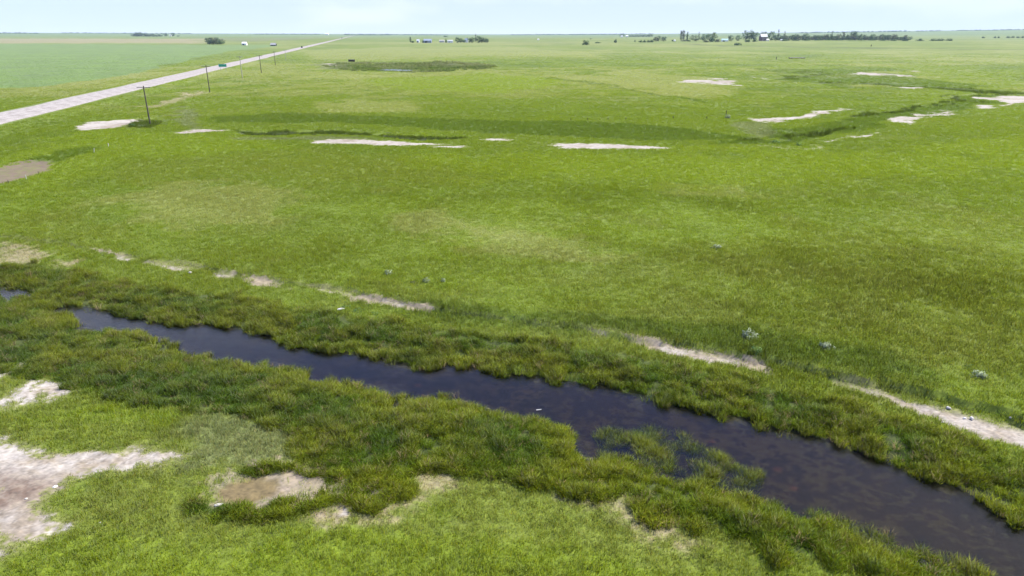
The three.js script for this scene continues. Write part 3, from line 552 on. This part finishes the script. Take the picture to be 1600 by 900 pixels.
// ---------------------------------------------------------------- trees and bushes
const leafMat = (r, g, b) => new THREE.MeshPhysicalMaterial({ color: new THREE.Color().setRGB(r, g, b), vertexColors: true, roughness: 1, specularIntensity: 0.2, transmission: 0.3, thickness: 0, side: THREE.DoubleSide });
const LEAF = { dark: leafMat(0.038, 0.088, 0.034), mid: leafMat(0.060, 0.118, 0.034), light: leafMat(0.10, 0.145, 0.04), grey: leafMat(0.10, 0.12, 0.065), sage: leafMat(0.27, 0.32, 0.20), fresh: leafMat(0.14, 0.24, 0.07), spruce: leafMat(0.024, 0.046, 0.024) };
function crown(kind, seed, clumps = 26, per = 16) {            // unit height, about unit width
  seedState = seed * 7919 + 13;
  const p = [], n = [], c = [];
  for (let k = 0; k < clumps; k++) {
    let cx, cy, cz, cr;
    const a = rnd() * 6.283, u = rnd();
    if (kind === 'spruce') { cy = 0.1 + 0.86 * u; const w = 0.26 * (1 - cy) + 0.02; cx = Math.cos(a) * w * 0.8; cz = Math.sin(a) * w * 0.8; cr = 0.05 + 0.07 * (1 - cy); }
    else if (kind === 'poplar') { cy = 0.14 + 0.82 * u; const w = 0.2 * Math.sqrt(Math.max(0.05, 1 - Math.abs(cy - 0.5) * 1.75)); cx = Math.cos(a) * w * rnd(); cz = Math.sin(a) * w * rnd(); cr = 0.09 + 0.05 * rnd(); }
    else if (kind === 'bush') { cy = 0.12 + 0.62 * u * rnd() + 0.1 * rnd(); const w = 0.85 * Math.sqrt(rnd()) * Math.sqrt(1 - Math.min(0.95, cy)); cx = Math.cos(a) * w; cz = Math.sin(a) * w; cr = 0.2 + 0.12 * rnd(); }
    else { const e = Math.acos(1 - 2 * u), w = 0.36 * (0.55 + 0.5 * rnd()); cy = 0.5 + Math.cos(e) * 0.4 * (0.7 + 0.4 * rnd()); cx = Math.cos(a) * Math.sin(e) * w * 1.1; cz = Math.sin(a) * Math.sin(e) * w * 1.1; cr = 0.1 + 0.08 * rnd(); }
    const tone = 0.75 + 0.5 * rnd();
    for (let q = 0; q < per; q++) {
      const b = rnd() * 6.283, y = rnd() * 2 - 1, s = Math.sqrt(1 - y * y), rr = cr * Math.cbrt(0.25 + 0.75 * rnd());
      const ox = cx + Math.cos(b) * s * rr, oy = Math.max(0.02, cy + y * rr * 0.9), oz = cz + Math.sin(b) * s * rr, L = cr * (0.42 + 0.35 * rnd());
      const d1 = [rnd() - 0.5, rnd() - 0.5, rnd() - 0.5], d2 = [rnd() - 0.5, rnd() - 0.5, rnd() - 0.5];
      const l1 = L / Math.hypot(...d1), l2 = L / Math.hypot(...d2);
            const nx = ox + (Math.cos(b) * s) * 0.3, ny = (oy - 0.35) + 0.25 + y * 0.3, nn = Math.sin(b) * s * 0.3 + oz, l = Math.hypot(nx, ny, nn) || 1;
      const e1 = d1.map(q => q * l1), e2 = d2.map(q => q * l2), out = (e1[1] * e2[2] - e1[2] * e2[1]) * nx + (e1[2] * e2[0] - e1[0] * e2[2]) * ny + (e1[0] * e2[1] - e1[1] * e2[0]) * nn > 0, [f1, f2] = out ? [e1, e2] : [e2, e1];   // leaves turned outwards
      p.push(ox, oy, oz, ox + f1[0], oy + f1[1], oz + f1[2], ox + f2[0], oy + f2[1], oz + f2[2]);
      for (let w = 0; w < 3; w++) { n.push(nx / l, ny / l, nn / l); const t = tone * (0.85 + 0.3 * rnd()); c.push(t, t, t); }
    }
  }
  const g = new THREE.BufferGeometry();
  g.setAttribute('position', new THREE.Float32BufferAttribute(p, 3)); g.setAttribute('normal', new THREE.Float32BufferAttribute(n, 3)); g.setAttribute('color', new THREE.Float32BufferAttribute(c, 3));
  return g;
}
function trunkOf(kind, seed) {
  seedState = seed * 31 + 5;
  const top = kind === 'bush' ? 0.45 : kind === 'round' ? 0.62 : 0.9, r = kind === 'bush' ? 0.02 : 0.022, gs = [new THREE.CylinderGeometry(r * 0.35, r, top, 7).translate(0, top / 2, 0)];
  for (let k = 0; k < (kind === 'bush' ? 5 : 4); k++) { const l = kind === 'spruce' || kind === 'poplar' ? 0.14 : 0.34, a = k * 1.7 + rnd(), tilt = 0.5 + 0.4 * rnd(); gs.push(new THREE.CylinderGeometry(r * 0.18, r * 0.45, l, 5).translate(0, l / 2, 0).rotateZ(tilt).rotateY(a).translate(0, kind === 'bush' ? 0.05 : 0.3 + 0.08 * k, 0)); }
  return mergeGeometries(gs);
}
const KIT = {};
for (const [kind, n] of [['round', 5], ['poplar', 3], ['spruce', 3], ['bush', 5]]) KIT[kind] = Array.from({ length: n }, (_, i) => [crown(kind, i + 3 + kind.length, kind === 'bush' ? 22 : 32), trunkOf(kind, i + 1)]);
let treeCount = 0;
const NTH = ['leftmost', 'second', 'third', 'fourth', 'fifth', 'sixth', 'seventh', 'eighth', 'ninth'], counted = {};
const ordinal = what => { const k = counted[what] = (counted[what] ?? -1) + 1; return k ? `${NTH[k]} from the left: ${what}` : `leftmost: ${what}`; };
function tree(name, kind, px, base, top, wide, leaf, label, group, category) {   // pixels of the photograph: foot, top, width
  const p = sight(px, base), H = (base - top) * p.t / FOCAL * 1.12, W = wide * p.t / FOCAL, [cg, tg] = KIT[kind][treeCount % KIT[kind].length];
  const t = thing(name, p.x, height(p.x, p.z) - 0.1, p.z, treeCount * 1.3, label, category || (kind === 'bush' ? 'bush' : 'tree'), group);
  const full = { round: 0.74, poplar: 0.46, spruce: 0.52, bush: 1.9 }[kind], s = W / full;
  t.scale.set(s, H, s); treeCount++;
  part('trunk', tg, M.bark, t); part('crown', cg, LEAF[leaf], t);
  return t;
}
const T = (...a) => tree('broadleaf_tree', 'round', ...a), P = (...a) => tree('poplar_tree', 'poplar', ...a), S = (...a) => tree('spruce_tree', 'spruce', ...a), B = (...a) => tree('bush', 'bush', ...a);
// clump in the field beyond the road
{ const g = 'willow clump in the crop field', l = 'dark willow in the lone clump at the far edge of the crop field';
  for (const [x, b, t, w, f] of [[328, 69.3, 59.5, 12, 'dark'], [334, 69.6, 58.8, 12, 'grey'], [340, 69.2, 60.3, 11, 'dark'], [346, 68.8, 61.5, 10, 'grey'], [331, 69.6, 62.5, 14, 'dark'], [343, 69.2, 63.5, 14, 'mid']]) T(x, b, t, w, f, l, g); }
// far farmyard on the left
for (const [x, t, w] of [[209, 54, 8], [214, 52.5, 8], [219, 51.5, 8], [224, 53, 8], [229, 53.5, 8], [234, 54, 8], [240, 54.5, 8], [246, 55, 8], [251, 54.5, 6]]) T(x, 58, t, w, 'dark', ordinal('blue green tree in the far row on the left horizon'), 'far row of trees at left');
T(259, 57.5, 53.5, 7, 'mid', 'rounded tree between the far left tree row and the tiny white house'); T(270.5, 57.5, 52.3, 6, 'dark', 'dark tree right of the tiny white house on the left horizon');
B(279, 57.6, 56, 6, 'dark', 'low bush right of the tiny white house on the left horizon');
// middle farmyard
P(641.5, 66.5, 59, 3.4, 'dark', 'slim dark tree at the left end of the middle farmyard'); B(645, 66.5, 63, 7, 'dark', 'dark bush at the foot of the slim tree in the middle farmyard');
B(661, 66.5, 62, 4, 'dark', 'dark bush against the left wall of the blue grey shed'); B(697, 66.4, 60.5, 4.5, 'dark', 'dark bush between the two long white trailers');
for (const [x, t, w] of [[715, 59.5, 7], [720, 60, 7], [725, 61.5, 6], [734, 59.5, 7], [738, 58, 7], [748, 57.5, 8], [753, 58.5, 8], [758, 59, 7], [761.5, 61, 5]]) T(x, 66.6, t, w, x % 2 ? 'dark' : 'mid', ordinal('leafy tree in the grove around the pale farmhouse'), 'grove in the middle farmyard');
S(743.5, 66.4, 54.5, 5, 'spruce', 'tallest tree of the grove around the pale farmhouse');
B(696, 57.6, 55.8, 10, 'dark', 'small far thicket above the white trailers');
// scattered bushes
B(915, 70, 62.5, 13, 'mid', 'leaning bush alone in the pasture left of the right farm'); B(934.5, 67.6, 65.2, 12, 'mid', 'low wide bush right of the leaning bush'); B(961.5, 67, 61.3, 6, 'dark', 'small round bush alone in the pasture'); B(923, 61, 59.6, 5, 'dark', 'tiny far bush above the leaning bush'); B(992, 65.5, 63, 4, 'mid', 'tiny bush left of the hedge at the right farm');
for (const x of [972, 986, 992, 998, 1004, 1010, 1015]) T(x, 57.6, 53 + (x % 3), 8, 'dark', ordinal('dark tree in the far farm row behind the pasture'), 'far farm row');
// right farm
for (const x of [1001, 1007, 1013, 1018]) B(x, 66.6, 62 + (x % 3) * 0.5, 8, x % 2 ? 'mid' : 'dark', ordinal('low bush in the hedge left of the right farm'), 'hedge of the right farm');
T(1024, 65.5, 58, 7, 'grey', 'greyish tree behind the low hedge at the right farm'); T(1028.5, 65.3, 57, 6, 'dark', 'narrow dark tree behind the low hedge at the right farm'); T(1037, 65.3, 58, 9, 'dark', 'round dark tree standing apart right of the hedge'); B(1051, 65, 62.3, 5, 'dark', 'small dark bush beside the small white shed');
P(1064, 63.5, 50.5, 5, 'grey', 'left one of the tall poplars at the right farm'); P(1067.5, 63.5, 49.2, 5, 'grey', 'tallest of the poplars at the right farm'); P(1073.5, 63.5, 52, 4, 'mid', 'slender poplar right of the tallest poplar'); B(1070, 64.6, 61.8, 14, 'grey', 'brownish bush under the tall poplars'); B(1076, 65, 62.3, 7, 'dark', 'dark bush at the foot of the slender poplar');
T(1086, 64.3, 55.5, 15, 'light', 'broad light green tree right of the poplars'); S(1091.5, 63, 51.2, 4, 'spruce', 'pointed spruce above the broad light green tree'); T(1100, 64.2, 54, 10, 'mid', 'mid green tree right of the broad light green tree'); T(1108, 63.5, 53, 9, 'mid', 'left one of the tree pair before the teal roofed shed'); T(1115, 63.5, 52.5, 9, 'light', 'right one of the tree pair before the teal roofed shed');
B(1112, 66.3, 60, 12, 'dark', 'dark bush left of the teal roofed shed'); B(1121, 66.5, 60.5, 10, 'grey', 'grey bush touching the teal roofed shed'); B(1104, 66.8, 63.5, 12, 'grey', 'low grey bush before the mid green tree'); T(1141.5, 64.5, 55.5, 8, 'dark', 'dark tree just right of the teal roofed shed');
T(1153, 63.5, 56.5, 9, 'mid', 'modest tree between the dark tree and the big farmyard tree'); T(1164.5, 63, 49, 10, 'mid', 'left half of the big tree pair left of the brick farmhouse'); T(1171, 63, 48.3, 10, 'mid', 'right half of the big tree pair left of the brick farmhouse'); T(1179, 63.2, 51, 10, 'dark', 'dark tree touching the left side of the brick farmhouse'); T(1194, 61, 49.8, 12, 'dark', 'tree rising behind the roof of the brick farmhouse'); T(1205, 62.8, 51.3, 11, 'mid', 'tree touching the right side of the brick farmhouse');
B(1152.5, 70.8, 66.6, 17, 'dark', 'dark low thicket in the pasture before the right farm'); B(1168, 67, 62, 11, 'mid', 'left bush in front of the brick farmhouse'); B(1179, 66.5, 62.5, 9, 'dark', 'right bush in front of the brick farmhouse');
S(1215, 62.8, 48.2, 6.5, 'spruce', 'tall dark spruce right of the brick farmhouse'); S(1225, 62.8, 50.3, 5, 'spruce', 'shorter spruce right of the tall dark spruce');
for (let k = 0, x = 1211; x < 1421; k++, x += 4.3 + (k % 3) * 0.9) { const t = 55.8 + 1.2 * Math.sin(k * 1.9) + 0.8 * Math.sin(k * 0.7) + (x > 1400 ? 1 : 0); T(x, 63.6, t, 9 + (k % 3), ['dark', 'mid', 'dark', 'grey'][k % 4], 'leafy tree in the long dense shelterbelt right of the brick farmhouse', 'shelterbelt of the right farm'); }
S(1298.5, 63, 50.5, 5, 'spruce', 'spruce standing above the middle of the shelterbelt'); P(1317, 63, 52, 5, 'grey', 'grey poplar above the shelterbelt between two taller trees'); T(1331, 63, 50.3, 8, 'mid', 'left half of the tallest crown in the shelterbelt'); T(1335, 63, 51, 8, 'dark', 'right half of the tallest crown in the shelterbelt');
for (let x = 1226; x < 1420; x += 17) B(x, 65.2, 61.8, 13, x % 2 ? 'dark' : 'mid', 'low bush along the foot of the long shelterbelt', 'bushes under the shelterbelt');
for (const [x, w] of [[1437, 13], [1459, 14], [1470, 12], [1483, 14]]) B(x, 64.4, 60.8, w, 'dark', ordinal('low dark bush in the broken row right of the shelterbelt'), 'broken row right of the shelterbelt');
for (const [x, w] of [[1536, 6], [1554, 5], [1560, 4], [1575, 7], [1582, 7], [1590, 7], [1597, 6]]) B(x, 60.2, 57.4, w, 'dark', ordinal('small far bush near the right edge of the view'), 'far bushes at the right edge');
for (const [x, b, w] of [[1248, 228, 14], [1212, 225, 18]]) B(x, b, b - 6, w * 0.8, 'fresh', x > 1230 ? 'small fresh green bush by the pale wash at right' : 'wide fresh green bush by the pale wash at right');
B(1136.5, 185.5, 178.5, 13, 'sage', 'pale green bush at the foot of the dark post in mid pasture');
B(206, 197, 191, 14, 'mid', 'green shrub at the end of the gravel turnout'); B(221, 196, 191, 10, 'mid', 'small green shrub between the turnout and the nearest pole');
// sage and weeds near the creek
for (const [x, y, w, h, f, l] of [[607, 428, 17, 9, 'sage', 'left one of three pale sage tufts above the bare strip'], [666, 439, 14, 9, 'sage', 'middle one of three pale sage tufts above the bare strip'], [692, 438, 12, 8, 'sage', 'right one of three pale sage tufts above the bare strip'], [1290, 545, 30, 17, 'sage', 'large pale sage bush in the meadow at right'], [1528, 592, 28, 15, 'sage', 'pale sage bush near the right edge above the cut bank'], [1512, 577, 14, 8, 'mid', 'small dark green bush left of the right hand sage bush'], [1170, 528, 34, 18, 'sage', 'grey green weed clump on top of the cut bank'], [1180, 553, 24, 14, 'fresh', 'green weed clump on the edge of the cut bank'], [646, 441, 16, 7, 'grey', 'dark weedy hummock between the pale sage tufts'], [1120, 388, 20, 8, 'sage', 'faint sage tuft in the open meadow right of centre']]) B(x, y, y - h, w, f, l, undefined, 'bush');
for (const [x, y, w] of [[540, 474, 22], [560, 478, 26], [585, 483, 20]]) B(x, y, y - 5, w, 'fresh', ordinal('low fresh green herb patch beside the flat white stone'), 'herb patches beside the flat white stone', 'weeds');

// reeds and weeds round the dugout
{
  seedState = 4242; const list = [], a = sight(500, 104), b = sight(776, 104);
  for (let i = 0; i < 4200; i++) {
    const x = lerp(a.x, b.x, rnd()), z = -lerp(410, 610, rnd()), q = look('sedge', x, z), k = nz(TB, x / 160, z / 160), k2 = nz(TA, x / 300, z / 300), y = height(x, z);
    if (q + 0.6 * k < -0.4 || k2 + 0.4 * k < -0.35) continue;
    const o = clamp(0.5 + 0.6 * k2 + 0.5 * (rnd() - 0.5)), v = 0.7 + 0.6 * rnd();
    list.push([x, y, z, 2.6 + 2 * rnd(), (1.1 + 0.9 * rnd()) * (1 + 0.4 * k), lerp(0.09, 0.23, o) * v, lerp(0.16, 0.26, o) * v, lerp(0.02, 0.10, o) * v]);
  }
  sow('dugout_reeds', [tuftGeometry(18, 0.3, 0.72, 0.05, 0.45, 123)], list, 'rough dark reeds around the earth heaps of the far dugout', 'reeds');
}
waterSheet('dugout_water', [[586, 109.2], [600, 107.6], [628, 108], [646, 109.6], [636, 110.8], [608, 110.6]], 0.2, 0, waterMat, 'pale glint of dugout water left of the earth heaps');

// ---------------------------------------------------------------- buildings
function building(name, px, base, wp, hp, deep, walls, roof, label, { turn = 0, rise = 0.4, doors = 1, windows = 2, chimney = 0, open = 0 } = {}) {
  const p = sight(px, base), k = p.t / FOCAL, W = wp * k, H = hp * k, D = deep, e = H * (1 - rise), t = thing(name, p.x, height(p.x, p.z) - 0.1, p.z, turn + Math.atan2(-p.x, -p.z) * 0.0, label, 'building');
  const gable = new THREE.Shape([[-D / 2, 0], [D / 2, 0], [D / 2, e], [0, H - 0.15], [-D / 2, e]].map(a => new THREE.Vector2(...a)));
  part('wall', new THREE.ExtrudeGeometry(gable, { depth: W, bevelEnabled: false }).translate(0, 0, -W / 2).rotateY(Math.PI / 2), walls, t);
  const sl = Math.hypot(D / 2 + 0.4, H - e), an = Math.atan2(H - e, D / 2);
  const rf = part('roof', mergeGeometries([1, -1].map(s => box(W + 0.8, 0.14, sl, 0, 0, 0).rotateX(s * an).translate(0, (H + e) / 2 + 0.02, s * D / 4))), roof, t);
  if (chimney) part('chimney', box(0.9, H * 0.45, 0.9, W * 0.3, H * 0.98, 0), M.brick, rf);
  for (let i = 0; i < doors; i++) part('door', box(open ? W * 0.32 : Math.min(1.6, W * 0.2), e * (open ? 0.8 : 0.62), 0.12, -W * 0.18 + i * W * 0.4, e * (open ? 0.4 : 0.31), D / 2 + 0.03), open ? M.opening : M.wood, t);
  for (let i = 0; i < windows; i++) { const x = W * (-0.36 + 0.72 * (i + 0.5) / windows) + W * 0.1, f = part('window', box(W * 0.1, e * 0.28, 0.1, x, e * 0.68, D / 2 + 0.02), M.white, t); part('pane', box(W * 0.08, e * 0.23, 0.04, x, e * 0.68, D / 2 + 0.085), M.pane, f); }
  return t;
}
building('farmhouse', 1192, 64, 11.5, 10.5, 11, M.brick, M.roofPale, 'brick farmhouse with pale metal roof among the trees at right', { turn: 0.25, rise: 0.42, windows: 3, chimney: 1 });
building('porch', 1199, 64.2, 4, 3, 5, M.cream, M.roofPale, 'small pale lean to at the right end of the brick farmhouse', { turn: 0.25, windows: 1, doors: 1 });
building('shed', 1132, 65.4, 10, 4.2, 9, M.white, M.roofTeal, 'low white shed with teal roof in the right farmyard', { turn: -0.1, rise: 0.5, open: 1, windows: 1 });
building('shed', 1054, 65.3, 2.6, 2.6, 4, M.white, M.roofPale, 'tiny white shed beside the small dark bush at the right farm', { windows: 1 });
building('shed', 1221, 63.8, 3.4, 2, 4, M.blueWall, M.roofPale, 'tiny pale blue shed at the foot of the shorter spruce', { windows: 1 });
building('workshop', 668.5, 66.6, 12, 5.8, 14, M.blueWall, M.blueWall, 'wide blue grey metal shed in the middle farmyard', { rise: 0.42, open: 1, windows: 1 });
building('shed', 653.5, 66.2, 4, 4.8, 6, M.white, M.roofPale, 'narrow white shed left of the blue grey shed', { open: 1, windows: 0 });
building('trailer', 690.5, 66, 8, 3.6, 5, M.cream, M.cream, 'left one of two long low white trailers in the middle farmyard', { rise: 0.15, windows: 3 });
building('trailer', 703.5, 66.6, 8.5, 4, 5, M.white, M.white, 'right one of two long low white trailers in the middle farmyard', { rise: 0.15, windows: 3 });
building('farmhouse', 729, 65.8, 5, 6, 9, M.white, M.blueWall, 'pale farmhouse half hidden in the middle farmyard grove', { rise: 0.45, windows: 2, chimney: 1 });
building('granary', 382.5, 70.4, 7, 5, 7, M.white, M.white, 'white granary with dark doorway at the far edge of the crop field', { rise: 0.45, open: 1, windows: 0 });
building('shelter', 427.5, 71.4, 8, 4.4, 7, M.opening, M.greyPost, 'dark open shelter with grey roof just left of the road', { rise: 0.6, windows: 0, doors: 1, open: 1 });
building('house', 267, 57.4, 2.4, 2.4, 12, M.white, M.white, 'tiny white house beside the far left tree row', { windows: 1 });
building('house', 971.5, 58, 3, 2.4, 14, M.white, M.roofPale, 'left tiny white house in the far farm row', { windows: 1 }); building('house', 979.5, 57.7, 3.6, 2.6, 14, M.white, M.white, 'right tiny white house in the far farm row', { windows: 1 });
building('grain_shed', 511, 55.3, 5, 3, 40, M.white, M.white, 'white farm shed on the horizon beside the end of the road', { windows: 1 });
building('shed', 841, 62.6, 2.6, 2, 8, M.white, M.white, 'lone tiny white shed far out in the middle pasture', { windows: 1 });

// ---------------------------------------------------------------- other things in the pasture and on the road
{
  const p = sight(549.5, 96.3), k = p.t / FOCAL, t = thing('livestock_feeder', p.x, height(p.x, p.z), p.z, 0.06, 'long dark slatted feeder standing alone in the pasture', 'feeder'), W = 10 * k, H = 3.2 * k;
  part('base', box(W, 0.3, 1.4, 0, 0.15, 0), M.slat, t); part('tray', box(W * 0.98, H * 0.55, 0.9, 0, 0.3 + H * 0.275, 0), M.slat, t);
  for (let i = 0; i < 12; i++) for (const s of [-1, 1]) part('slat', box(0.14, H - 0.35, 0.08, -W / 2 + 0.15 + i * (W - 0.3) / 11, 0.3 + (H - 0.35) / 2, s * 0.62), M.slat, t);
  part('top_rail', box(W, 0.14, 1.4, 0, H + 0.02, 0), M.plank, t);
}
{
  const p = sight(1245, 91.6), k = p.t / FOCAL, t = thing('plank_bridge', p.x, height(p.x, p.z), p.z, 0.03, 'low grey plank bridge over a ditch in the right pasture', 'bridge'), W = 23 * k;
  for (let i = 0; i < 24; i++) part('plank', box(W / 24 - 0.05, 0.12, 6, -W / 2 + (i + 0.5) * W / 24, 0.95 + 0.01 * (i % 3), 0), M.plank, t);
  for (const s of [-1, 1]) part('beam', box(W, 0.35, 0.3, 0, 0.7, s * 2.4), M.slat, t);
  for (const [x, z] of [[-1, -1], [1, -1], [-1, 1], [1, 1]]) part('support', box(0.5, 0.8, 0.5, x * W * 0.42, 0.2, z * 2.4), M.slat, t);
}
function vehicle(px, py, L, W, H, label, name) {
  const p = sight(px, py, 1), s = (p.x - roadA.x) * RD.x + (p.z - roadA.z) * RD.y, side = 2.2, x = roadA.x + RD.x * s - RD.y * side, z = roadA.z + RD.y * s + RD.x * side;
  const t = thing(name, x, 1.08 + smooth(1500, 8000, s) * 1.2, z, Math.atan2(-RD.x, -RD.y), label, 'vehicle');
  part('body', box(W, H * 0.45, L, 0, 0.35 + H * 0.22, 0), M.paint, t);
  const cab = part('cabin', new THREE.ExtrudeGeometry(new THREE.Shape([[-L * 0.3, 0], [L * 0.32, 0], [L * 0.2, H * 0.5], [-L * 0.2, H * 0.5]].map(a => new THREE.Vector2(...a))), { depth: W * 0.9, bevelEnabled: false }).translate(0, 0.35 + H * 0.44, -W * 0.45).rotateY(Math.PI / 2), M.paint, t);
  part('window', box(W * 0.7, H * 0.26, 0.06, 0, 0.35 + H * 0.7, L * 0.27).rotateX(0), M.pane, cab);
  for (const a of [-1, 1]) for (const b of [-1, 1]) part('wheel', new THREE.CylinderGeometry(0.36, 0.36, 0.25, 12).rotateZ(Math.PI / 2).translate(a * W * 0.45, 0.36, b * L * 0.32), M.tyre, t);
  for (const a of [-1, 1]) part('tail_lamp', box(0.18, 0.2, 0.05, a * W * 0.4, 0.35 + H * 0.3, L / 2 + 0.02), M.lamp, t);
}
vehicle(454.5, 75, 5.4, 2.1, 2.2, 'dark pickup sized vehicle on the middle stretch of the road', 'vehicle');
vehicle(506, 60.2, 12, 3.4, 4, 'dark truck sized vehicle near the far end of the road', 'vehicle');

// ---------------------------------------------------------------- woods on the horizon that read as one mass each
{
  const unit = [1, 2, 3].map(k => crown('bush', 60 + k, 12, 14));
  const belt = (pxa, pxb, base, high, label) => {
    const gs = []; seedState = Math.round(pxa * 91 + base * 7);
    for (let x = pxa; x < pxb;) { const p = sight(x, base), k = p.t / FOCAL, h = high * (0.45 + 0.75 * rnd()) * k, w = (2 + 3 * rnd()) * k; gs.push(unit[gs.length % 3].clone().scale(w / 1.7, h, w / 1.7).rotateY(rnd() * 6).translate(p.x, height(p.x, p.z) - 0.3, p.z + (rnd() - 0.5) * 80)); x += 0.9 + 1.4 * rnd(); }
    const m = part(numbered('distant_wood'), mergeGeometries(gs), LEAF.dark); tag(m, label, 'wood', null, 'stuff');
  };
  belt(-20, 60, 55.5, 3, 'hazy strip of woods on the horizon at far left'); belt(100, 300, 54.8, 2, 'thin hazy line of trees on the left horizon'); belt(400, 500, 55, 2, 'hazy tree line left of the end of the road'); belt(538, 610, 55.4, 3.2, 'dark tree line on the horizon right of the road end'); belt(612, 700, 55, 2, 'thin hazy tree line above the middle farmyard'); belt(800, 1020, 54.9, 2.3, 'hazy tree line on the horizon behind the pasture'); belt(1250, 1420, 55, 3, 'blue tree line on the rise behind the shelterbelt'); belt(1430, 1470, 55, 2.6, 'short blue wood on the rise at right'); belt(1490, 1640, 55, 2.2, 'hazy woods on the rise at far right');
}
renderer.render(scene, camera);
